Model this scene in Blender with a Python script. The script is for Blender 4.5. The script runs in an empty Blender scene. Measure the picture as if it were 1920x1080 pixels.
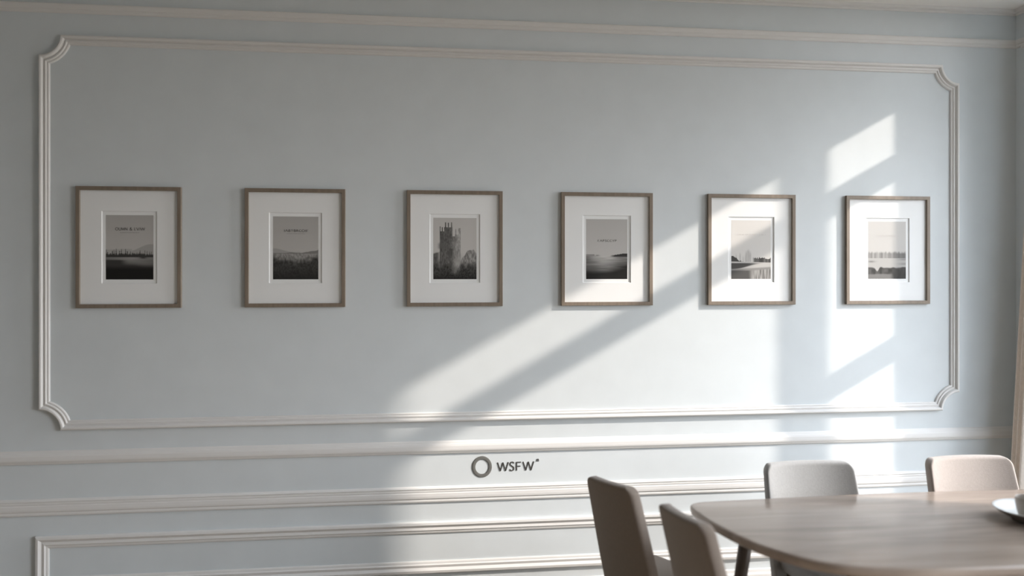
import bpy, bmesh, math, random
import numpy as np
from mathutils import Vector, Matrix
C = bpy.context.scene.collection
SC = bpy.context.scene
PI = math.pi

# ------------------------------------------------------------------ measured layout (metres)
F_PX, TAN_T, EYE = 1500.0, 0.123, 1.82
TH = math.atan(TAN_T)
DC = F_PX / 340.0 * math.cos(TH)          # camera distance from the back wall
W = 3.574                                 # right wall
XL = -5.4                                 # left wall
YF = -8.5                                 # wall behind the camera
HC = 3.385                                # ceiling
SUN_R, SUN_S = 2.8, 0.553                 # sun run along the wall per metre of depth / fall per metre of run

# ------------------------------------------------------------------ materials
def new_mat(name):
    m = bpy.data.materials.new(name); m.use_nodes = True
    nt = m.node_tree
    return m, nt, nt.nodes['Principled BSDF']

def ramp(nt, stops):
    r = nt.nodes.new('ShaderNodeValToRGB')
    el = r.color_ramp.elements
    el[0].position, el[0].color = stops[0][0], (*stops[0][1], 1)
    el[1].position, el[1].color = stops[-1][0], (*stops[-1][1], 1)
    for p, c in stops[1:-1]:
        e = el.new(p); e.color = (*c, 1)
    return r

def mat_paint(name, col, rough=.6, var=.02, bump=.02, scale=6):
    m, nt, b = new_mat(name)
    tc = nt.nodes.new('ShaderNodeTexCoord')
    n = nt.nodes.new('ShaderNodeTexNoise'); n.inputs['Scale'].default_value = scale; n.inputs['Detail'].default_value = 3
    nt.links.new(tc.outputs['Object'], n.inputs['Vector'])
    lo = tuple(c * (1 - var) for c in col); hi = tuple(min(1, c * (1 + var)) for c in col)
    r = ramp(nt, [(.3, lo), (.7, hi)])
    nt.links.new(n.outputs['Fac'], r.inputs['Fac']); nt.links.new(r.outputs['Color'], b.inputs['Base Color'])
    n2 = nt.nodes.new('ShaderNodeTexNoise'); n2.inputs['Scale'].default_value = 260; n2.inputs['Detail'].default_value = 2
    nt.links.new(tc.outputs['Object'], n2.inputs['Vector'])
    bp = nt.nodes.new('ShaderNodeBump'); bp.inputs['Strength'].default_value = bump; bp.inputs['Distance'].default_value = .002
    nt.links.new(n2.outputs['Fac'], bp.inputs['Height']); nt.links.new(bp.outputs['Normal'], b.inputs['Normal'])
    b.inputs['Roughness'].default_value = rough
    b.inputs['Specular IOR Level'].default_value = .25
    return m

def mat_fabric(name, col, var=.06):
    m, nt, b = new_mat(name)
    tc = nt.nodes.new('ShaderNodeTexCoord')
    mp = nt.nodes.new('ShaderNodeMapping'); mp.inputs['Scale'].default_value = (1, 1, .35)
    nt.links.new(tc.outputs['Object'], mp.inputs['Vector'])
    n = nt.nodes.new('ShaderNodeTexNoise'); n.inputs['Scale'].default_value = 160; n.inputs['Detail'].default_value = 4
    nt.links.new(mp.outputs['Vector'], n.inputs['Vector'])
    r = ramp(nt, [(.3, tuple(c * (1 - var) for c in col)), (.7, tuple(c * (1 + var * .6) for c in col))])
    nt.links.new(n.outputs['Fac'], r.inputs['Fac']); nt.links.new(r.outputs['Color'], b.inputs['Base Color'])
    w = nt.nodes.new('ShaderNodeTexNoise'); w.inputs['Scale'].default_value = 420; w.inputs['Detail'].default_value = 2
    nt.links.new(mp.outputs['Vector'], w.inputs['Vector'])
    bp = nt.nodes.new('ShaderNodeBump'); bp.inputs['Strength'].default_value = .35; bp.inputs['Distance'].default_value = .002
    nt.links.new(w.outputs['Fac'], bp.inputs['Height']); nt.links.new(bp.outputs['Normal'], b.inputs['Normal'])
    b.inputs['Roughness'].default_value = .9
    b.inputs['Specular IOR Level'].default_value = .1
    b.inputs['Sheen Weight'].default_value = .25
    return m

def mat_wood(name, dark, light, scale=(1.2, 14, 14), rough=.35, detail=6):
    m, nt, b = new_mat(name)
    tc = nt.nodes.new('ShaderNodeTexCoord')
    mp = nt.nodes.new('ShaderNodeMapping'); mp.inputs['Scale'].default_value = scale
    nt.links.new(tc.outputs['Object'], mp.inputs['Vector'])
    n = nt.nodes.new('ShaderNodeTexNoise'); n.inputs['Scale'].default_value = 1.0
    n.inputs['Detail'].default_value = detail; n.inputs['Distortion'].default_value = .6
    nt.links.new(mp.outputs['Vector'], n.inputs['Vector'])
    r = ramp(nt, [(.28, dark), (.72, light)])
    nt.links.new(n.outputs['Fac'], r.inputs['Fac']); nt.links.new(r.outputs['Color'], b.inputs['Base Color'])
    b.inputs['Roughness'].default_value = rough
    return m

def mat_plain(name, col, rough=.5, spec=.5):
    m, nt, b = new_mat(name)
    tc = nt.nodes.new('ShaderNodeTexCoord')
    n = nt.nodes.new('ShaderNodeTexNoise'); n.inputs['Scale'].default_value = 40
    nt.links.new(tc.outputs['Object'], n.inputs['Vector'])
    r = ramp(nt, [(.3, tuple(c * .96 for c in col)), (.7, col)])
    nt.links.new(n.outputs['Fac'], r.inputs['Fac']); nt.links.new(r.outputs['Color'], b.inputs['Base Color'])
    b.inputs['Roughness'].default_value = rough
    b.inputs['Specular IOR Level'].default_value = spec
    return m

def mat_floor():
    m, nt, b = new_mat('oak_floor')
    tc = nt.nodes.new('ShaderNodeTexCoord')
    br = nt.nodes.new('ShaderNodeTexBrick'); br.offset = .4
    br.inputs['Color1'].default_value = (.38, .31, .24, 1); br.inputs['Color2'].default_value = (.33, .27, .21, 1)
    br.inputs['Mortar'].default_value = (.16, .12, .08, 1); br.inputs['Scale'].default_value = 1
    br.inputs['Mortar Size'].default_value = .002; br.inputs['Brick Width'].default_value = 1.4; br.inputs['Row Height'].default_value = .14
    nt.links.new(tc.outputs['Object'], br.inputs['Vector'])
    nt.links.new(br.outputs['Color'], b.inputs['Base Color'])
    b.inputs['Roughness'].default_value = .45
    return m

def mat_print():
    m, nt, b = new_mat('printed_paper')
    a = nt.nodes.new('ShaderNodeVertexColor'); a.layer_name = 'ink'
    nt.links.new(a.outputs['Color'], b.inputs['Base Color'])
    b.inputs['Roughness'].default_value = .8; b.inputs['Specular IOR Level'].default_value = .1
    return m

def mat_glass():
    m = bpy.data.materials.new('window_glass'); m.use_nodes = True
    nt = m.node_tree; nt.nodes.clear()
    o = nt.nodes.new('ShaderNodeOutputMaterial'); mx = nt.nodes.new('ShaderNodeMixShader')
    t = nt.nodes.new('ShaderNodeBsdfTransparent'); g = nt.nodes.new('ShaderNodeBsdfGlossy'); g.inputs['Roughness'].default_value = 0
    mx.inputs['Fac'].default_value = .05
    nt.links.new(t.outputs[0], mx.inputs[1]); nt.links.new(g.outputs[0], mx.inputs[2]); nt.links.new(mx.outputs[0], o.inputs['Surface'])
    return m

M = dict(
    wall=mat_paint('blue_grey_wall_paint', (.645, .692, .715), .62),
    trim=mat_paint('white_trim_paint', (.725, .722, .71), .5, .01, .0),
    ceil=mat_paint('ceiling_paint', (.87, .855, .83), .8),
    floor=mat_floor(),
    frame=mat_wood('taupe_frame_wood', (.185, .147, .112), (.25, .205, .16), (40, 40, 4), .5),
    mat=mat_paint('white_mat_board', (.815, .835, .84), .85, .005, .0),
    ink=mat_print(),
    glass=mat_glass(),
    letter=mat_plain('dark_lettering', (.055, .053, .05), .6, .2),
    ring=mat_plain('grey_ring_enamel', (.155, .157, .148), .55, .25),
    title=mat_plain('title_ink', (.05, .047, .043), .8, .1),
    faint=mat_plain('faint_title_ink', (.55, .53, .52), .8, .1),
    taupe=mat_fabric('taupe_fabric', (.215, .18, .152)),
    grey=mat_fabric('light_grey_fabric', (.31, .314, .314)),
    beige=mat_fabric('beige_fabric', (.325, .285, .258)),
    table=mat_wood('greyed_walnut_top', (.25, .20, .165), (.40, .335, .285), (1.3, 11, 11), .17),
    leg=mat_wood('shaded_walnut', (.06, .045, .035), (.11, .085, .065), (14, 14, 1.5), .4),  # shade under the table put into the wood colour; chair legs share it
    china=mat_plain('white_glaze', (.78, .79, .78), .12),
    stone=mat_plain('taupe_stoneware', (.36, .32, .28), .45),
    shadeglaze=mat_plain('shaded_glaze', (.16, .14, .12), .25),  # shade on the dish's outside, put into its glaze colour
    curtain=mat_fabric('taupe_linen', (.78, .70, .625), .08),
)

# ------------------------------------------------------------------ object helpers
def tag(o, label=None, cat=None, group=None, kind=None):
    if label: o['label'] = label
    if cat: o['category'] = cat
    if group: o['group'] = group
    if kind: o['kind'] = kind
    return o

def mesh_obj(name, bm, mat, parent=None, smooth=False, loc=None):
    bmesh.ops.remove_doubles(bm, verts=bm.verts, dist=1e-6)
    bmesh.ops.recalc_face_normals(bm, faces=bm.faces)
    me = bpy.data.meshes.new(name); bm.to_mesh(me); bm.free()
    if smooth:
        for p in me.polygons: p.use_smooth = True
    o = bpy.data.objects.new(name, me); C.objects.link(o)
    for mm in (mat if isinstance(mat, (list, tuple)) else [mat]): me.materials.append(mm)
    if parent: o.parent = parent
    if loc: o.location = loc
    return o

def thing(name, label, cat, loc=(0, 0, 0), rz=0, group=None):
    o = bpy.data.objects.new(name, None); C.objects.link(o)
    o.empty_display_size = .1
    o.location = loc; o.rotation_euler = (0, 0, rz)
    return tag(o, label, cat, group)

def copy_tree(o, parent=None):
    c = o.copy(); C.objects.link(c)
    if parent: c.parent = parent
    for ch in [x for x in o.children]: copy_tree(ch, c)
    return c

def box(bm, x0, x1, y0, y1, z0, z1):
    v = [bm.verts.new((x, y, z)) for x in (x0, x1) for y in (y0, y1) for z in (z0, z1)]
    for f in ((0, 1, 3, 2), (4, 6, 7, 5), (0, 4, 5, 1), (2, 3, 7, 6), (0, 2, 6, 4), (1, 5, 7, 3)):
        bm.faces.new([v[i] for i in f])

def bevel_all(bm, w, seg=2):
    bmesh.ops.bevel(bm, geom=list(bm.edges), offset=w, segments=seg, profile=.5, affect='EDGES', clamp_overlap=True)

def loft(bm, rings, closed_ring=True, closed_path=False, cap=True):
    """rings: list of equally long lists of points"""
    vs = [[bm.verts.new(p) for p in r] for r in rings]
    n = len(vs[0]); k = len(vs)
    for i in range(k if closed_path else k - 1):
        a, b = vs[i], vs[(i + 1) % k]
        for j in range(n if closed_ring else n - 1):
            bm.faces.new((a[j], a[(j + 1) % n], b[(j + 1) % n], b[j]))
    if cap and not closed_path and closed_ring:
        bm.faces.new(vs[0]); bm.faces.new(vs[-1][::-1])
    return vs

def lathe(bm, prof, n=64):
    rings = []
    for r, z in prof:
        rings.append([(r * math.cos(2 * PI * i / n), r * math.sin(2 * PI * i / n), z) for i in range(n)])
    loft(bm, rings, True, False, False)

def tube(bm, pts, radii, n=20):
    pts = [Vector(p) for p in pts]; rings = []
    for i, p in enumerate(pts):
        d = (pts[min(i + 1, len(pts) - 1)] - pts[max(i - 1, 0)]).normalized()
        a = d.cross(Vector((0, 1, 0))); a = a.normalized() if a.length > 1e-3 else Vector((1, 0, 0))
        b = d.cross(a).normalized()
        rings.append([p + radii[i] * (math.cos(2 * PI * k / n) * a + math.sin(2 * PI * k / n) * b) for k in range(n)])
    loft(bm, rings)

# ------------------------------------------------------------------ room shell
def struct(name, bm, mat, label, cat, parent=None, smooth=False):
    o = mesh_obj(name, bm, mat, parent, smooth)
    if parent is None: tag(o, label, cat, kind='structure')
    return o

TW = .22
bm = bmesh.new(); box(bm, XL - .1, W + TW, 0, .12, -.1, HC + .1)
struct('wall_back', bm, M['wall'], 'pale blue-grey panelled wall behind the row of framed prints', 'wall')
bm = bmesh.new(); box(bm, XL - .1, XL, YF, 0, -.1, HC + .1)
struct('wall_left', bm, M['wall'], 'pale blue-grey side wall left of the camera', 'wall')
bm = bmesh.new(); box(bm, XL - .1, W + TW, YF - .1, YF, -.1, HC + .1)
struct('wall_front', bm, M['wall'], 'pale blue-grey wall behind the camera', 'wall')
bm = bmesh.new(); box(bm, XL, W, YF, 0, -.1, 0)
struct('floor', bm, M['floor'], 'light oak plank floor below the dining table', 'floor')
bm = bmesh.new(); box(bm, XL, W, YF, 0, HC, HC + .1)
struct('ceiling', bm, M['ceil'], 'off-white ceiling above the cornice', 'ceiling')

# windows in the right wall, given as (y' near edge, y' far edge) of their light on the wall plane
def zed(z, d): return z + SUN_S * d
HEAD, SILL = 3.188, .30
WIN = [(.280, .430, [(2.782, 2.948), (1.729, 1.885)], []),
       (.538, 1.307, [(2.782, 2.948)], []),
       (2.45, 4.0, [(2.782, 2.948)], [3.2])]  # last one is an unseen window added for fill on the back wall
ZH = HEAD + SUN_S * TW
holes = [(a, b) for a, b, _, _ in WIN]
FD0 = .10                                  # window plane, measured from the inner wall face
SPL = TW / SUN_R                           # the far reveals are splayed
bm = bmesh.new()
edges = [0] + [e for h in holes for e in h] + [-YF]
def prism(bm, pts, z0, z1):
    loft(bm, [[(x, y, z0) for x, y in pts], [(x, y, z1) for x, y in pts]])
for i in range(0, len(edges), 2):
    e0 = edges[i]; e1 = edges[i + 1]; sp = SPL if i > 0 else 0
    prism(bm, [(W, -e0), (W, -e1), (W + TW, -e1), (W + TW, -e0 - sp)], -.1, HC + .1)
for a, b in holes:
    for z0, z1 in ((-.1, SILL), (ZH, HC + .1)):
        prism(bm, [(W, -a), (W, -b), (W + TW, -b - SPL), (W + TW, -a)], z0, z1)
struct('wall_right', bm, M['wall'], 'pale blue-grey window wall at the right, behind the curtain', 'wall')
for i, ((a, b, bars, mulls), (ha, hb)) in enumerate(zip(WIN, holes), 1):
    root = bpy.data.objects.new('window_%d' % i, None); C.objects.link(root); root.location = (W, -ha, SILL)
    tag(root, ['narrow tall window beside the room corner', 'wide tall window beyond the dining table',
               'added unseen tall window right of the camera, for fill light', 'tall window behind the camera'][i - 1], 'window', kind='structure')
    f = .003
    wd_ = (hb - ha) + FD0 / SUN_R
    bm = bmesh.new()
    box(bm, FD0 - .015, FD0 + .012, -wd_ - .002, -wd_ + f, 0, ZH - SILL); box(bm, FD0 - .015, FD0 + .012, -f, 0, 0, ZH - SILL)
    box(bm, FD0 - .015, FD0 + .012, -wd_ + f, -f, 0, .003); box(bm, FD0 - .015, FD0 + .012, -wd_ + f, -f, ZH - SILL - .003, ZH - SILL)
    mesh_obj('window_frame', bm, M['trim'], root)
    for zb, zt in bars:
        bm = bmesh.new(); box(bm, FD0 - .015, FD0 + .015, -wd_, 0, zed(zb, FD0 + .015) - SILL, zed(zt, FD0 - .015) - SILL)
        mesh_obj('transom', bm, M['trim'], root)
    for y in mulls:
        bm = bmesh.new(); box(bm, FD0 - .016, FD0 + .016, -(y - ha) - .03, -(y - ha) + .03, 0, ZH - SILL)
        mesh_obj('mullion', bm, M['trim'], root)
    bm = bmesh.new(); box(bm, FD0 - .001, FD0 + .001, -wd_, 0, 0, ZH - SILL)
    mesh_obj('pane', bm, M['glass'], root)
    ld = bpy.data.lights.new('window_daylight', 'AREA'); ld.shape = 'RECTANGLE'
    ld.size, ld.size_y = (hb - ha) + SPL, ZH - SILL; ld.cycles.is_portal = True
    lo = bpy.data.objects.new('window_daylight', ld); C.objects.link(lo)
    lo.location = (W + TW + .01, -(ha + hb + SPL) / 2, (ZH + SILL) / 2); lo.rotation_euler = (PI / 2, 0, PI / 2)

# ------------------------------------------------------------------ mouldings
def run_x(name, prof, x0, x1, label, n=1):
    """prof: (z, protrusion) outline; runs along the back wall"""
    bm = bmesh.new()
    pr = [(prof[0][0], -.004)] + list(prof) + [(prof[-1][0], -.004)]
    loft(bm, [[(x, -p, z) for z, p in pr] for x in (x0, x1)])
    return struct(name, bm, M['trim'], label, 'moulding')

def off(prof, z0, s=1): return [(z0 + z * s, p) for z, p in prof]
# top rail: broad flat lower band with a small bead above
run_x('trim_1', off([(0, 0), (0, .006), (.004, .010), (.018, .010), (.021, .014), (.036, .018), (.044, .018), (.048, .012), (.050, 0)], 3.160),
      XL, W, 'plain picture rail high on the wall, just under the ceiling')
# chair rail
run_x('trim_2', off([(0, 0), (0, .006), (.004, .010), (.009, .011), (.012, .014), (.019, .017), (.026, .0175), (.042, .0165), (.052, .013), (.055, .010), (.064, .006), (.070, 0)], .836),
      XL, W, 'white chair rail below the framed prints')
# reeded rail
run_x('trim_3', off([(0, 0), (0, .007), (.006, .010), (.012, .010), (.016, .008), (.020, .009), (.024, .0135), (.034, .0145), (.050, .0135), (.055, .0105), (.059, .012), (.065, .012), (.069, .0095), (.073, .014), (.079, .0125), (.085, .006), (.087, 0)], .572),
      XL, W, 'reeded white rail just above the lower wall panel')
run_x('baseboard_back', off([(0, 0), (0, .016), (.10, .016), (.11, .010), (.125, .008), (.13, 0)], 0), XL, W, 'white baseboard along the panelled wall')
# cornice along back and right wall
cor = [(HC - .030, 0), (HC - .030, .008), (HC - .024, .012), (HC - .020, .012), (HC - .016, .030), (HC, .036)]
run_x('trim_4', cor, XL, W, 'slim white cornice above the panelled wall')
bm = bmesh.new()
pr = [(cor[0][0], -.004)] + cor + [(HC, -.004)]
loft(bm, [[(W - p, y, z) for z, p in pr] for y in (YF, 0)])
struct('trim_5', bm, M['trim'], 'slim white cornice above the window wall', 'moulding')
bm = bmesh.new()
pr = off([(0, 0), (0, .006), (.004, .010), (.018, .010), (.021, .014), (.036, .018), (.044, .018), (.048, .012), (.050, 0)], 3.160)
loft(bm, [[(W - p, y, z) for z, p in [(pr[0][0], -.004)] + pr + [(pr[-1][0], -.004)]] for y in (-.24, 0)])
struct('trim_6', bm, M['trim'], 'short return of the picture rail on the window wall', 'moulding')

# panel moulding with scooped corners: (inset, height)
PP = [(0, -.004), (0, .016), (.003, .023), (.008, .026), (.015, .025), (.020, .018), (.022, .011), (.027, .011), (.029, .016), (.034, .016),
      (.037, .011), (.040, .009), (.043, .011), (.047, .010), (.050, .005), (.050, -.004)]
def panel_ring(x0, x1, z0, z1, t, h, R, n=9):
    pts = []
    a0 = math.asin(t / (R + t))
    # corners counter-clockwise seen from the room: top-right, top-left, bottom-left, bottom-right
    for cx, cz, s in ((x1, z1, PI), (x0, z1, 1.5 * PI), (x0, z0, 0), (x1, z0, .5 * PI)):
        a, b = s + a0, s + PI / 2 - a0
        if s == PI: seq = np.linspace(b, a, n)
        elif s == 1.5 * PI: seq = np.linspace(b, a, n)
        elif s == 0: seq = np.linspace(b, a, n)
        else: seq = np.linspace(b, a, n)
        for q in seq: pts.append((cx + (R + t) * math.cos(q), -h, cz + (R + t) * math.sin(q)))
    return pts
bm = bmesh.new()
rings = [panel_ring(-1.907, 3.195, 1.012, 3.045, t, h, .106) for t, h in PP]
loft(bm, rings, True, False, False)
struct('trim_7', bm, M['trim'], 'long white panel moulding with scooped corners around the framed prints', 'moulding')
# lower panel, mitred
PL = [(0, -.004), (0, .012), (.004, .018), (.016, .020), (.024, .014), (.030, .010), (.036, .012), (.044, .014), (.050, .009), (.058, .008), (.064, .005), (.064, -.004)]
bm = bmesh.new()
rings = [[(x, -h, z) for x, z in ((-1.925 + t, .468 - t), (-1.925 + t, .19 + t), (3.21 - t, .19 + t), (3.21 - t, .468 - t))] for t, h in PL]
loft(bm, rings, True, False, False)
struct('trim_8', bm, M['trim'], 'white square-cornered panel moulding low on the wall', 'moulding')

# ------------------------------------------------------------------ stroke lettering
GLY = {
    'W': (1.25, [[(0, 1), (.32, 0)], [(.32, 0), (.625, .98)], [(.625, .98), (.93, 0)], [(.93, 0), (1.25, 1)]]),
    'S': (.58, [[(.53, .84), (.46, .95), (.32, 1.0), (.17, .96), (.09, .84), (.11, .68), (.25, .56), (.41, .46), (.51, .34), (.52, .18), (.42, .05), (.27, 0), (.12, .04), (.04, .17)]]),
    'F': (.56, [[(.05, 0), (.05, 1)], [(.05, .96), (.56, .96)], [(.05, .5), (.5, .5)]]),
    'O': (.9, [[(.45 + .42 * math.cos(a), .5 + .5 * math.sin(a)) for a in np.linspace(0, 2 * PI, 17)]]),
    'U': (.75, [[(.08, 1), (.08, .3), (.18, .06), (.36, 0), (.55, .06), (.65, .3), (.65, 1)]]),
    'M': (.95, [[(.06, 0), (.12, 1)], [(.12, 1), (.47, .05)], [(.47, .05), (.82, 1)], [(.82, 1), (.9, 0)]]),
    'N': (.8, [[(.08, 0), (.08, 1)], [(.08, 1), (.7, 0)], [(.7, 0), (.7, 1)]]),
    '&': (.8, [[(.75, 0), (.2, .75), (.25, .95), (.4, 1), (.5, .85), (.4, .65), (.1, .35), (.1, .12), (.3, 0), (.5, .08), (.72, .42)]]),
    'L': (.6, [[(.1, 1), (.1, 0)], [(.1, .03), (.55, .03)]]),
    'V': (.8, [[(.02, 1), (.4, 0)], [(.4, 0), (.78, 1)]]),
    'I': (.3, [[(.15, 0), (.15, 1)]]),
    'A': (.8, [[(.02, 0), (.4, 1)], [(.4, 1), (.78, 0)], [(.16, .35), (.64, .35)]]),
    'B': (.65, [[(.1, 0), (.1, 1)], [(.1, .97), (.4, .97), (.52, .85), (.5, .62), (.35, .53), (.1, .53)], [(.35, .53), (.56, .42), (.58, .15), (.42, .03), (.1, .03)]]),
    'T': (.7, [[(.35, 0), (.35, 1)], [(.02, .97), (.68, .97)]]),
    'R': (.7, [[(.1, 0), (.1, 1)], [(.1, .97), (.42, .97), (.54, .82), (.48, .58), (.1, .5)], [(.35, .5), (.66, 0)]]),
    'C': (.75, [[(.68, .85), (.5, .98), (.3, .95), (.12, .75), (.08, .45), (.16, .15), (.36, .01), (.56, .04), (.69, .17)]]),
    'E': (.6, [[(.1, 0), (.1, 1)], [(.1, .97), (.55, .97)], [(.1, .52), (.48, .52)], [(.1, .03), (.57, .03)]]),
    'P': (.62, [[(.1, 0), (.1, 1)], [(.1, .97), (.42, .97), (.55, .8), (.5, .55), (.1, .47)]]),
    'Y': (.7, [[(.02, 1), (.35, .5)], [(.68, 1), (.35, .5)], [(.35, .5), (.35, 0)]]),
    'D': (.78, [[(.1, 0), (.1, 1)], [(.1, .97), (.4, .95), (.65, .75), (.68, .35), (.5, .08), (.1, .03)]]),
    'm': (1.1, [[(.1, 0), (.16, 1)], [(.14, .75), (.35, 1), (.5, .9), (.5, 0)], [(.5, .75), (.72, 1), (.9, .9), (.95, 0)]]),
    ' ': (.4, []), '.': (.3, [[(.1, .0), (.1, .12)]]),
}
def stroke(bm, pts, w, y0, y1, serif=False):
    """a ribbon of width w along pts (x,z) with thickness y0..y1"""
    n = len(pts); P = [Vector((p[0], p[1])) for p in pts]
    L, R = [], []
    closed = (P[0] - P[-1]).length < 1e-6
    for i in range(n):
        d0 = (P[i] - P[i - 1]) if i > 0 else ((P[0] - P[-2]) if closed else None)
        d1 = (P[i + 1] - P[i]) if i < n - 1 else ((P[1] - P[0]) if closed else None)
        d0 = d0.normalized() if d0 is not None else d1.normalized()
        d1 = d1.normalized() if d1 is not None else d0
        t = (d0 + d1).normalized(); nn = Vector((-t.y, t.x)); k = w / 2 / max(.5, nn.dot(Vector((-d0.y, d0.x))))
        L.append(P[i] + nn * k); R.append(P[i] - nn * k)
    rings = [[(L[i].x, y0, L[i].y), (R[i].x, y0, R[i].y), (R[i].x, y1, R[i].y), (L[i].x, y1, L[i].y)] for i in range(n)]
    loft(bm, rings)

def glyph(bm, ch, x, z, s, w, y0, y1, contrast=False):
    adv, st = GLY[ch]
    for k, p in enumerate(st):
        q = [(x + a * s, z + b * s) for a, b in p]
        ww = w
        if contrast and len(p) == 2 and abs(p[0][0] - p[1][0]) > abs(p[0][1] - p[1][1]): ww = w * .45
        stroke(bm, q, ww, y0 - .00002 * k, y1)
    return adv * s

def text_width(t, s, sp): return sum(GLY[c][0] * s + sp for c in t) - sp

# wall emblem
lg = thing('wall_logo', 'grey ring emblem with four dark capital letters on the wall between two rails', 'sign', (.373, 0, .757))
bm = bmesh.new()
n = 72; rings = []
for ro, y in ((1, 0), (1, -.0025), (.965, -.003), (.705, -.003), (.67, -.0025), (.67, 0)):
    rings.append([(ro * .0545 * math.cos(2 * PI * i / n), y, ro * .0585 * math.sin(2 * PI * i / n)) for i in range(n)])
loft(bm, rings, True, True, False)
mesh_obj('ring', bm, M['ring'], lg, True)
for o in lg.children: tag(o, 'thick grey ring')
x = .086
for ch, dx in zip('WSFW', (.0655, .0375, .0385, .066)):
    bm = bmesh.new(); glyph(bm, ch, x, -.0265, .0475 if ch != 'W' else .0475, .0054, -.0022, 0)
    mesh_obj('letter', bm, M['letter'], lg)
    x += dx
bm = bmesh.new(); glyph(bm, 'm', x + .008, .020, .014, .0016, -.0018, 0); glyph(bm, '.', x + .001, .018, .014, .0018, -.0018, 0)
mesh_obj('superscript_mark', bm, M['letter'], lg)

# ------------------------------------------------------------------ framed prints
NX, NZ = 108, 150
rng = np.random.default_rng(7)
def vnoise(u, v, fu, fv, seed=0):
    r = np.random.default_rng(seed); g = r.random((int(fv) + 3, int(fu) + 3))
    x, y = u * fu, v * fv; xi, yi = x.astype(int), y.astype(int); fx, fy = x - xi, y - yi
    fx = fx * fx * (3 - 2 * fx); fy = fy * fy * (3 - 2 * fy)
    return (g[yi, xi] * (1 - fx) + g[yi, xi + 1] * fx) * (1 - fy) + (g[yi + 1, xi] * (1 - fx) + g[yi + 1, xi + 1] * fx) * fy
def lerp(a, b, t): return a + (b - a) * np.clip(t, 0, 1)
def sst(a, b, x):
    t = np.clip((x - a) / (b - a), 0, 1); return t * t * (3 - 2 * t)
def over(img, val, mask): return img * (1 - mask) + val * mask
def trees(u, v, base, specs):
    """specs: (centre, height, half width) of pointed trees standing on the line base"""
    m = np.zeros_like(u)
    for c, h, w in specs:
        q = (v - (base - h)) / h
        m = np.maximum(m, ((np.abs(u - c) < w * np.clip(q, 0, 1) * (.75 + .25 * np.sin(q * 22))) & (v < base + .01) & (q > 0)).astype(float))
    return m
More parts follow.
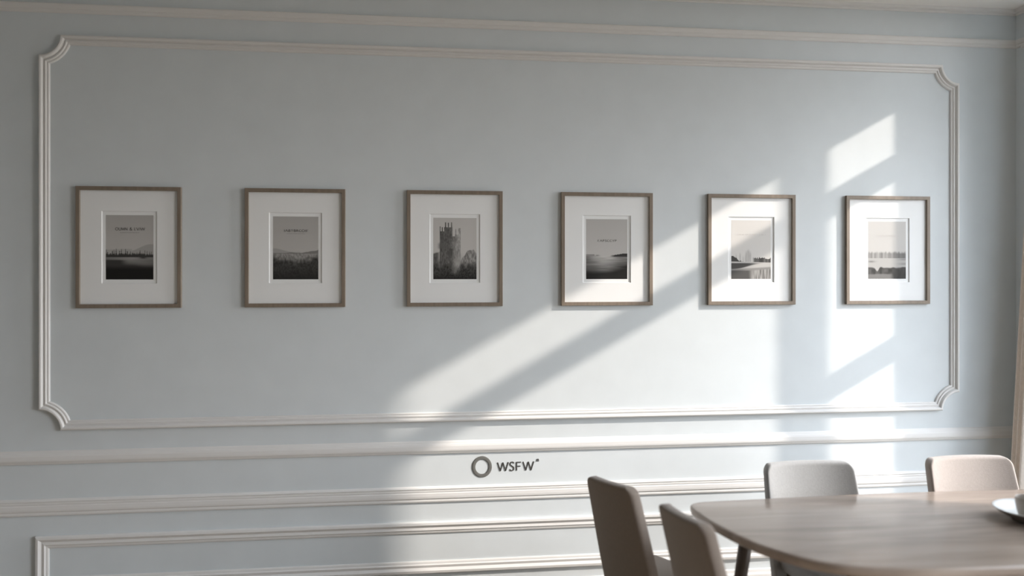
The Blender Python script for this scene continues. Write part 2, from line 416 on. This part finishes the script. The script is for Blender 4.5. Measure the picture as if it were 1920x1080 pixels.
def art(k, u, v):
    """grey value of the printed picture at u (left-right) and v (top-down), both 0..1"""
    r = random.Random(k)
    if k == 0:
        im = lerp(.43, .50, v * 1.6) + 0 * u
        im = over(im, .36, sst(0, .01, v - (.56 - .115 * sst(.45, .95, u) - .02 * sst(0, .3, u) * (1 - sst(.3, .6, u)))) )
        im = over(im, .385, (u < .55) * sst(0, .01, v - .52 - .03 * np.abs(u - .45)))
        sp = [(i / 22 + r.uniform(-.02, .02), r.uniform(.05, .125) * (1.05 if i < 16 else .85), r.uniform(.016, .028)) for i in range(23)]
        im = over(im, .055, trees(u, v, .645, sp)); im = over(im, .05, sst(.600, .635, v + .025 * vnoise(u, v, 24, 3, 3)) * (v < .66))
        im = over(im, lerp(.30, .16, np.abs(u - .55) * 1.6), (v > .655))
        im = over(im, .05, np.exp(-((u - .78) / .08) ** 2 - ((v - .66) / .018) ** 2))
        im = over(im, .05, sst(.675, .70, v - .015 * vnoise(u, v, 5, 3, 5)) * (1 - .75 * sst(.28, .5, u))); im = over(im, .05, sst(.70, .80, v - .03 * sst(.5, .9, u)))
        im = over(im, .018, sst(.76, .86, v))
    elif k == 1:
        im = lerp(.42, .46, v * 1.8) + 0 * u
        im = over(im, .34, sst(0, .012, v - (.50 + .06 * sst(0, .45, u))) * (u < .6))
        im = over(im, .20, sst(0, .012, v - (.575 - .045 * sst(.55, 1, u) * (.8 + .4 * vnoise(u, v, 22, 2, 4)) - .012 * np.exp(-((u - .4) / .08) ** 2))))
        g = lerp(.30, .17, (v - .59) / .12); g = over(g, .34, .35 * np.exp(-((u - .55) / .3) ** 2 - ((v - .66) / .05) ** 2))
        g = over(g, .05, sst(.64, .80, v + .13 * np.abs(u - .5) + .08 * (vnoise(u, v, 26, 22, 8) - .5)))
        g = g * (.65 + .7 * vnoise(u, v, 40, 44, 9)); g = over(g, .025, sst(.8, 1.0, v) * .8)
        im = over(im, g, sst(.585, .60, v))
    elif k == 2:
        im = lerp(.52, .56, v) + 0 * u
        st = .75 + .5 * vnoise(u, v, 46, 14, 2); st2 = .7 + .6 * vnoise(u, v, 60, 40, 6)
        tw = np.zeros_like(u)
        for x0, x1, t in ((.15, .28, .22), (.19, .22, .15), (.25, .44, .15), (.265, .295, .07), (.33, .36, .08), (.405, .435, .075), (.15, .17, .14), (.43, .52, .30), (.51, .53, .18), (.57, .63, .165), (.50, .63, .27)):
            tw = np.maximum(tw, ((u > x0) & (u < x1) & (v > t)).astype(float))
        tw = tw * (v < .88)
        tone = lerp(.12, .33, (u - .38) / .22) * st * st2
        tone = over(tone, .08, ((u > .36) & (u < .44) & (v > .5) & (v < .66)).astype(float) * .8)
        im = over(im, tone, tw)
        im = over(im, .12, np.exp(-(((u - .2) / .09) ** 4 + ((v - .46) / .05) ** 4)) * .8)
        e = v - (.53 + .07 * vnoise(u, v, 12, 4, 11) + .30 * np.exp(-((u - .57) / .12) ** 2))
        fol = np.maximum(sst(0, .03, e) * sst(.2, .08, u), sst(.52, .78, v + .08 * (vnoise(u, v, 14, 9, 21) - .5)) * sst(.55, .45, u) * .8)
        im = over(im, .13 * st2 * st, fol)
        e2 = v - (.47 + .30 * np.clip((.86 - u) / .3, 0, 1) ** 1.5 + .12 * np.clip((u - .93) / .1, 0, 1) + .05 * vnoise(u, v, 18, 8, 12))
        im = over(im, .25 * st2 * (.6 + .8 * vnoise(u, v, 34, 30, 13)), sst(0, .03, e2) * (u > .5))
        im = over(im, .36 * (.7 + .6 * vnoise(u, v, 24, 20, 14)), np.exp(-((u - .58 + (v - .68) * .35) / .09) ** 2 - ((v - .71) / .09) ** 2))
        low = sst(.68, .84, v + .10 * (vnoise(u, v, 12, 10, 15) - .5) - .10 * np.exp(-((u - .5) / .12) ** 2))
        im = over(im, .055 * (.4 + 1.2 * vnoise(u, v, 50, 50, 16)), low)
        im = over(im, .022, sst(.86, 1.0, v) * .7)
    elif k == 3:
        im = lerp(.46, .52, v * 1.5) + 0 * u
        im = over(im, .10, ((v > .585) & (v < .62) & (u < .2)) * .6); im = over(im, .10, np.exp(-((u - .27) / .05) ** 2 - ((v - .61) / .014) ** 2) * .8)
        sea = lerp(.34, .05, (v - .63) / .28) * (.75 + .5 * vnoise(u, v, 5, 60, 3))
        sea = sea * (.55 + .9 * np.exp(-((u - .5 + (v - .6) * .4) / .33) ** 2)); sea = over(sea, .02, sst(.84, .93, v) * .85)
        sea = over(sea, .02, sst(.0, .16, v - .74 + .30 * (u - .72) + .06 * (vnoise(u, v, 4, 40, 5) - .5)) * sst(.45, .75, u))
        im = over(im, sea, sst(.60, .625, v))
        im = over(im, .05, ((v > .605 - .035 * sst(.55, 1, u)) & (v < .625) & (u > .58)).astype(float) * sst(.55, .7, u))
    elif k == 4:
        im = lerp(.66, .62, v) + 0 * u
        for c, h, w, d in ((.06, .1, .012, .5), (.12, .12, .01, .5), (.22, .14, .016, .45), (.38, .17, .02, .45), (.43, .2, .03, .45), (.48, .16, .02, .45), (.3, .09, .012, .4), (.35, .11, .01, .4)):
            im = over(im, .24, d * np.exp(-((u - c) / w) ** 2 * (.6 + .6 * vnoise(u, v, 60, 40, 7))) * sst(.70 - h - .03, .70 - h + .05, v) * (v < .71))
        im = over(im, .075, sst(0, .012, v - (.615 + .10 * np.clip(u / .27, 0, 1) ** 1.6 - .05 * (vnoise(u, v, 38, 1, 2) - .3))) * (v < .705) * (u < .3))
        im = over(im, .06 + .10 * vnoise(u, v, 44, 3, 18), (v > .672 - .05 * vnoise(u, v, 38, 1, 3)) * (v < .72) * sst(.52, .60, u))
        im = over(im, .50, sst(.695, .71, v - .02 * u))
        im = over(im, .09, sst(.725, .735, v) * sst(0, .02, .785 - .05 * sst(.2, .9, u) + .02 * (1 - u) - v + .04 * (1 - sst(0, .6, u))) * sst(.98, .4, u))
        im = over(im, .27, sst(.80, .83, v + .04 * u - .02)); im = over(im, .105, sst(.84, .87, v) * sst(.62, .42, u))
        im = over(im, .30 * (.45 + vnoise(u, v, 44, 8, 6)), sst(.84, .87, v + .05 * (u - .5)) * sst(.42, .6, u))
    else:
        im = lerp(.56, .52, v) + 0 * u
        im = over(im, .20, sst(.515, .56, v + .03 * (vnoise(u, v, 40, 3, 2) - .5)) * (v < .64) * (.35 + .65 * vnoise(u, v, 22, 2, 3)))
        im = over(im, .16, (v > .56) * (v < .64) * sst(.5, .9, u) * .6)
        im = over(im, .45, (v > .64)); im = over(im, .18, np.exp(-((u - .08) / .1) ** 2 - ((v - .70) / .016) ** 2) * .8); im = over(im, .2, np.exp(-((u - .95) / .14) ** 2 - ((v - .66) / .02) ** 2) * .6)
        im = over(im, .22, np.exp(-((u - .95) / .14) ** 2 - ((v - .74) / .02) ** 2) * .6)
        im = over(im, .095 * (.6 + .8 * vnoise(u, v, 18, 14, 6)), sst(0, .03, v - (.80 - .03 * vnoise(u, v, 12, 2, 7) + .06 * np.exp(-((u - .24) / .05) ** 2))))
        im = over(im, .24, sst(.90, .93, v + .02 * (vnoise(u, v, 9, 5, 8) - .5)) * sst(.7, .55, u) * .8)
        im = over(im, .06, sst(.78, .86, v) * sst(.62, .72, u) * (.5 + .5 * vnoise(u, v, 20, 10, 9)))
    return np.clip(im, .012, .9)

TITLES = [('OUMN & LVIW', .345, .215, .0145, .62, True, 'title'), ('IABTBRCOIF', .325, .225, .0120, .54, True, 'title'), None,
          ('EAPSCCYP', .335, .360, .0110, .46, False, 'title'), ('TAEM BRAUNDT LISET', .26, .245, .0065, .74, True, 'faint'), ('TEPVYTDAY', .275, .255, .0105, .60, True, 'faint')]
PW, PH = .236, .335                        # printed picture
FW, FH, FB, FD = .522, .630, .020, .019    # frame outside, border, depth
PZ = .0003
def make_picture(k, cx, label):
    r = thing('picture_frame', label, 'framed print', (cx, 0, 1.954), 0, 'framed prints in a row on the wall')
    bm = bmesh.new()
    hx, hz = FW / 2, FH / 2
    pr = [(0, 0), (0, FD - .0015), (.0015, FD), (FB - .001, FD), (FB, FD - .001), (FB, .0066), (FB - .006, .0066), (FB - .006, 0)]
    loft(bm, [[(x, -h, z) for x, z in ((-hx + t, hz - t), (-hx + t, -hz + t), (hx - t, -hz + t), (hx - t, hz - t))] for t, h in pr], True, True, False)
    mesh_obj('frame', bm, M['frame'], r)
    # mat with a window cut through it
    bm = bmesh.new(); ox, oz = hx - FB + .0045, hz - FB + .0045
    mx, mz = PW / 2 + .017, PH / 2 + .018
    pr = [(ox, oz, .0008), (ox, oz, .0062), (mx + .0025, mz + .0025, .0062), (mx, mz, .0016), (mx, mz, .0008)]
    loft(bm, [[(-a, -h, b), (-a, -h, -b), (a, -h, -b), (a, -h, b)] for a, b, h in pr], True, True, False)
    mesh_obj('mat_board', bm, M['mat'], r)
    # printed sheet
    bm = bmesh.new()
    box(bm, -mx - .01, mx + .01, -.0013, -.0002, -mz - .01, mz + .01)
    sheet = mesh_obj('print_sheet', bm, M['mat'], r)
    us, vs = (np.arange(NX) + .5) / NX, (np.arange(NZ) + .5) / NZ
    U, V = np.meshgrid(us, vs); im = art(k, U, V)
    tone = np.stack([im, im * .985, im * .955, np.ones_like(im)], -1)
    xs = np.linspace(-PW / 2, PW / 2, NX + 1); zs = np.linspace(PH / 2, -PH / 2, NZ + 1)
    verts = [(x, -.0016, z) for z in zs for x in xs]
    faces = [(j * (NX + 1) + i, (j + 1) * (NX + 1) + i, (j + 1) * (NX + 1) + i + 1, j * (NX + 1) + i + 1) for j in range(NZ) for i in range(NX)]
    me = bpy.data.meshes.new('print'); me.from_pydata(verts, [], faces)
    ca = me.color_attributes.new('ink', 'FLOAT_COLOR', 'CORNER')
    ca.data.foreach_set('color', np.repeat(tone.reshape(-1, 4), 4, axis=0).astype(np.float32).ravel())
    me.materials.append(M['ink'])
    po = bpy.data.objects.new('print', me); C.objects.link(po); po.parent = r
    if TITLES[k]:
        t, _, v, s, wfrac, line, mt = TITLES[k]
        bm = bmesh.new(); sp = s * .12
        tw = text_width(t, s, sp); kx = wfrac * PW / tw
        x = 0
        zt = PH / 2 - v * PH - s / 2
        b2 = bmesh.new()
        for ch in t:
            x += glyph(b2, ch, x, 0, s, s * .13, -.0003, 0, True) + sp
        for vv in b2.verts: vv.co.x = (vv.co.x - tw / 2) * kx + .002; vv.co.z += zt; vv.co.y -= .0017
        if line: box(b2, -.2 * PW, .2 * PW, -.0020, -.0017, zt - s * .85, zt - s * .78)
        bm.free()
        mesh_obj('title', b2, M[mt], po)
    return r
PICS = [(-1.467, 'framed print of a dark treeline by a lake, with a title, leftmost in the row'),
        (-.624, 'framed print of a misty field under a titled pale sky, second from the left'),
        (.2245, 'framed print of a ruined stone tower rising over bushes, the only one without a title'),
        (1.0725, 'framed print of a dark sea under a short title, fourth from the left'),
        (1.917, 'framed print of snowy fields with bare trees, crossed by a diagonal sunbeam'),
        (2.749, 'framed print of pale misty reeds and water, rightmost in the row')]
for k, (cx, lab) in enumerate(PICS): make_picture(k, cx, lab)

# ------------------------------------------------------------------ chairs
def slab(bm, hw_fn, zs, T, curve, wrap=2.2, n_u=36, r=None, bot_round=True):
    """upholstered slab in the xz plane, hw_fn(z) = half width; front towards -y"""
    r = r or T / 2
    zs = list(zs); z0, z1 = zs[0], zs[-1]
    base = [0, .04, .12, .25, .45, .7, 1.0]
    front, back = [], []
    for z in zs:
        hw = max(hw_fn(z), 1e-4)
        us = []
        for s in base: us.append(hw - min(r * s, hw * .5))
        inner = hw - min(r, hw * .5)
        mid = list(np.linspace(-inner, inner, n_u))
        xs = [-x for x in us[:-1]] + mid + us[:-1][::-1]
        f, b = [], []
        for x in xs:
            de = min(hw - abs(x), (z1 - z), (z - z0) if bot_round else 9)
            q = np.clip(1 - de / r, 0, 1)
            h = T / 2 * (1 - q ** 3) ** (1 / 2.4)
            yc = -curve * (abs(x) / .23) ** wrap
            f.append((x, yc - h, z)); b.append((x, yc + h, z))
        front.append(f); back.append(b)
    rings = []
    for f, b in zip(front, back):
        rings.append(f + b[::-1])
    loft(bm, rings)

def make_chair(fab, label, group=None, width=.252, Hh=.87, curve=.045, rec=.25, T=.058, taper=.10, rc=.045, loc=(0, 0, 0), rz=0, seat_z=.425, D=.42):
    """chair faces -y; origin on the floor under the middle of the backrest"""
    r = thing('dining_chair', label, 'chair', loc, rz, group)
    zb = .35; L = (Hh - zb)
    bm = bmesh.new()
    def hw(z):
        d = L - z
        w = width - taper * max(0, z - .12) * .5
        if d < rc: w -= rc - math.sqrt(max(0, rc * rc - (rc - d) ** 2))
        return w
    zs = list(np.linspace(0, L - rc, 22)) + [L - rc * (1 - math.sin(a)) for a in np.linspace(0, PI / 2, 14)[1:]]
    zs = [0, .003, .008, .016] + zs[1:]
    slab(bm, hw, zs, T, curve, r=.017)
    for v in bm.verts:
        v.co.y += math.tan(rec) * (v.co.z - L) * 1.0 + 0
        v.co.z += zb
    bk = mesh_obj('backrest', bm, fab, r, True)
    # seat
    yb = -math.tan(rec) * L
    bm = bmesh.new()
    def hws(z): 
        d = min(z, D - z)
        w = min(.215, width * 1.06) - .02 * z / D
        if d < .07: w -= .07 - math.sqrt(max(0, .0049 - (.07 - d) ** 2))
        return w
    zz = [.07 * (1 - math.cos(a)) for a in np.linspace(0, PI / 2, 10)] + list(np.linspace(.07, D - .07, 12))[1:-1] + [D - .07 + .07 * math.sin(a) for a in np.linspace(0, PI / 2, 10)]
    slab(bm, hws, zz, .085, 0)
    for v in bm.verts:
        x, y, z = v.co; v.co = (x, yb + .03 - (D - z) if False else yb + .02 - z, seat_z - y)
    mesh_obj('seat', bm, fab, r, True)
    for sx in (-1, 1):
        for fy, dy in ((yb - .05, .05), (yb - D + .07, -.05)):
            bm = bmesh.new()
            tube(bm, [(sx * .16, fy, seat_z - .035), (sx * .185, fy + dy * .5, .2), (sx * .21, fy + dy, 0)], [.018, .015, .011], 16)
            mesh_obj('leg', bm, M['leg'], r, True)
    return r

G4 = 'chairs around the dining table'
cC = make_chair(M['grey'], 'light grey chair on the wall side of the table, left of the beige chair', G4, loc=(1.963, -.535, 0), rz=0)
cD = make_chair(M['beige'], 'pale beige chair on the wall side of the table, nearest the curtain', G4, loc=(2.838, -.525, 0), rz=0)
def ang(dx, dy): return math.atan2(dy, dx) + PI / 2     # rotation that makes -y face (dx,dy)
cA = make_chair(M['taupe'], 'dark taupe chair seen from behind at the left table end, the farther of two', G4, loc=(.883, -.81, 0), rz=ang(.87, .49), width=.170, seat_z=.37, D=.34)
cB = make_chair(M['taupe'], 'dark taupe chair seen from behind overlapping the near left table corner', G4, loc=(1.046, -1.315, 0), rz=ang(.975, .22), width=.19, seat_z=.38, D=.38)

# ------------------------------------------------------------------ table
def catmull(P, n=10):
    out = []
    k = len(P)
    for i in range(k):
        p0, p1, p2, p3 = (Vector(P[(i + j - 1) % k]) for j in range(4))
        for t in np.linspace(0, 1, n, endpoint=False):
            out.append(.5 * ((2 * p1) + (p2 - p0) * t + (2 * p0 - 5 * p1 + 4 * p2 - p3) * t * t + (3 * p1 - p0 - 3 * p2 + p3) * t ** 3))
    return out
XM = 2.345
half = [(2.1, -.735), (1.65, -.752), (1.40, -.762), (1.305, -.778), (1.262, -.83), (1.262, -.95), (1.283, -1.12), (1.322, -1.28), (1.38, -1.42), (1.515, -1.585), (1.77, -1.68), (2.1, -1.702)]
full = half + [(2 * XM - x, y) for x, y in half[::-1]]
ol = catmull(full, 8)
ct = Vector((XM, -1.22))
tb = thing('dining_table', 'large rounded greyed-wood dining table in the lower right', 'table', (XM, -1.22, 0))
bm = bmesh.new()
rings = []
def inset(d): 
    n = len(ol); res = []
    for i in range(n):
        t = (ol[(i + 1) % n] - ol[i - 1]).normalized(); nn = Vector((t.y, -t.x))
        p = ol[i]; q = p + nn * d
        if (q - ct).length > (p - ct).length and d > 0: q = p - nn * d
        res.append(q - ct)
    return res
for d, z in ((.012, .750), (.005, .7488), (.0012, .7455), (0, .742), (.001, .724), (.006, .712), (.018, .704), (.030, .703)):
    rings.append([(p.x, p.y, z) for p in inset(d)])
loft(bm, rings)
mesh_obj('tabletop', bm, M['table'], tb, True)
def tleg(x, y, sx, sy):
    bm = bmesh.new()
    a = Vector((x - XM, y + 1.22, .7035)); b = Vector((x + sx - XM, y + sy + 1.22, 0))
    tube(bm, [a.lerp(b, t) for t in (0, .3, .7, 1)], [.031, .029, .025, .021], 24)
    mesh_obj('leg', bm, M['leg'], tb, True)
for sx in (-1, 1):
    tleg(XM + sx * .855, -.95, sx * .09, .04); tleg(XM + sx * .62, -1.43, sx * .09, -.04)

# ------------------------------------------------------------------ dishes
ds = thing('serving_dish', 'wide shallow dish with a white inside on the right of the table', 'dish', (2.655, -1.225, .750))
bm = bmesh.new()
lathe(bm, [(.0, .004), (.070, .004), (.075, 0), (.080, 0), (.083, .008), (.112, .023), (.138, .039), (.151, .051)], 72)
mesh_obj('dish_body', bm, M['shadeglaze'], ds, True)
bm = bmesh.new()
lathe(bm, [(.151, .051), (.153, .054), (.150, .055), (.135, .043), (.109, .028), (.080, .013), (.0, .011)], 72)
mesh_obj('glazed_inside', bm, M['china'], ds, True)
cp = thing('small_bowl', 'small taupe bowl standing inside the wide shallow dish', 'bowl', (2.643, -1.225, .7637))
bm = bmesh.new()
lathe(bm, [(.0, .003), (.034, .003), (.038, 0), (.043, .003), (.052, .03), (.057, .062), (.058, .086), (.0565, .088), (.0545, .086), (.053, .062), (.047, .03), (.036, .012), (.0, .010)], 64)
mesh_obj('bowl_body', bm, M['stone'], cp, True)

# ------------------------------------------------------------------ curtain beside the corner
cu = thing('curtain', 'taupe linen curtain flaring out beside the far right corner', 'curtain', (W, -.15, 0))
bm = bmesh.new()
def col(x, y):                # picture column of a floor position
    c, q = math.cos(TH), math.sin(TH); yr = y + DC
    return 960 + F_PX * (x * c - yr * q) / (x * q + yr * c)
def cur_ring(z):
    ypx = 512 + F_PX * (EYE - z) / 4.75
    goal = 1923 if ypx < 370 else 1923 - (ypx - 370) * 29 / 510
    def ring(e):
        pts = []; n = 96
        for i in range(n + 1):
            t = i / n; y = -.10 - .135 * t
            env = min(1, 5 * t, 5 * (1 - t)) ** .5
            amp = min(.022, e * .35)
            pts.append((-(e * env) + amp * (.5 - .5 * math.cos(t * 2 * PI * 4)) * env - .004, y + .15, z))
        return pts
    lo, hi = .02, .32
    for _ in range(24):
        m = (lo + hi) / 2
        if min(col(W + p[0], p[1] - .15) for p in ring(m)) < goal: hi = m
        else: lo = m
    return ring(lo)
zs = np.linspace(.02, 3.14, 40)
front = [cur_ring(z) for z in zs]
rings = []
for f in front:
    rings.append(f + [(p[0] + .003, p[1], p[2]) for p in f[::-1]])
loft(bm, rings)
mesh_obj('drape', bm, M['curtain'], cu, True)
bm = bmesh.new(); tube(bm, [(-.035, .06, 3.145), (-.035, -.095, 3.145)], [.008, .008], 16)
mesh_obj('curtain_rod', bm, M['trim'], cu, True)

# ------------------------------------------------------------------ light
SKY = 15.6
wd = bpy.data.worlds.new('sky'); SC.world = wd; wd.use_nodes = True
nt = wd.node_tree; bg = nt.nodes['Background']
tc = nt.nodes.new('ShaderNodeTexCoord'); sep = nt.nodes.new('ShaderNodeSeparateXYZ')
nt.links.new(tc.outputs['Generated'], sep.inputs[0])
mr = nt.nodes.new('ShaderNodeMapRange'); mr.inputs['From Min'].default_value = -1; mr.inputs['From Max'].default_value = 1
nt.links.new(sep.outputs['Z'], mr.inputs['Value'])
r = ramp(nt, [(.0, (.27, .25, .225)), (.47, (.59, .57, .53)), (.50, (.93, .905, .91)), (.62, (.70, .73, .77)), (1.0, (.42, .50, .62))])
nt.links.new(mr.outputs['Result'], r.inputs['Fac']); nt.links.new(r.outputs['Color'], bg.inputs['Color'])
# the sky is brightest around the sun
SUN_DIR = Vector((SUN_R, -1.0, SUN_S * SUN_R)).normalized()
dt = nt.nodes.new('ShaderNodeVectorMath'); dt.operation = 'DOT_PRODUCT'; dt.inputs[1].default_value = SUN_DIR
nt.links.new(tc.outputs['Generated'], dt.inputs[0])
mx0 = nt.nodes.new('ShaderNodeMath'); mx0.operation = 'MAXIMUM'; mx0.inputs[1].default_value = 0; nt.links.new(dt.outputs['Value'], mx0.inputs[0])
pw = nt.nodes.new('ShaderNodeMath'); pw.operation = 'POWER'; pw.inputs[1].default_value = 5.5; nt.links.new(mx0.outputs[0], pw.inputs[0])
ma = nt.nodes.new('ShaderNodeMath'); ma.operation = 'MULTIPLY_ADD'; ma.inputs[1].default_value = SKY * 1.7; ma.inputs[2].default_value = SKY * .10
nt.links.new(pw.outputs[0], ma.inputs[0]); nt.links.new(ma.outputs[0], bg.inputs['Strength'])
sl = bpy.data.lights.new('sun', 'SUN'); sl.energy = 5.8; sl.angle = math.radians(1.15); sl.color = (1.0, .89, .79)
so = bpy.data.objects.new('sun', sl); C.objects.link(so)
sd = Vector((-SUN_R, 1.0, -SUN_S * SUN_R))
so.rotation_euler = sd.to_track_quat('-Z', 'Y').to_euler(); so.location = (W + 3, -3, 4)

# ------------------------------------------------------------------ camera
cd = bpy.data.cameras.new('camera'); cam = bpy.data.objects.new('camera', cd); C.objects.link(cam)
cam.location = (0, -DC, EYE); cam.rotation_euler = (PI / 2, 0, -TH)
cd.sensor_width = 36; cd.lens = F_PX / 1920 * 36; cd.shift_y = -28 / 1920
cd.clip_start = .05
cd.dof.use_dof = True; cd.dof.focus_distance = 4.5; cd.dof.aperture_fstop = .6
SC.camera = cam
SC.view_settings.view_transform = 'Standard'; SC.view_settings.look = 'None'
SC.view_settings.exposure = 0.14; SC.view_settings.gamma = 1
SC.cycles.use_denoising = True
SC.cycles.max_bounces = 10; SC.cycles.diffuse_bounces = 8
SC.cycles.sample_clamp_indirect = 6
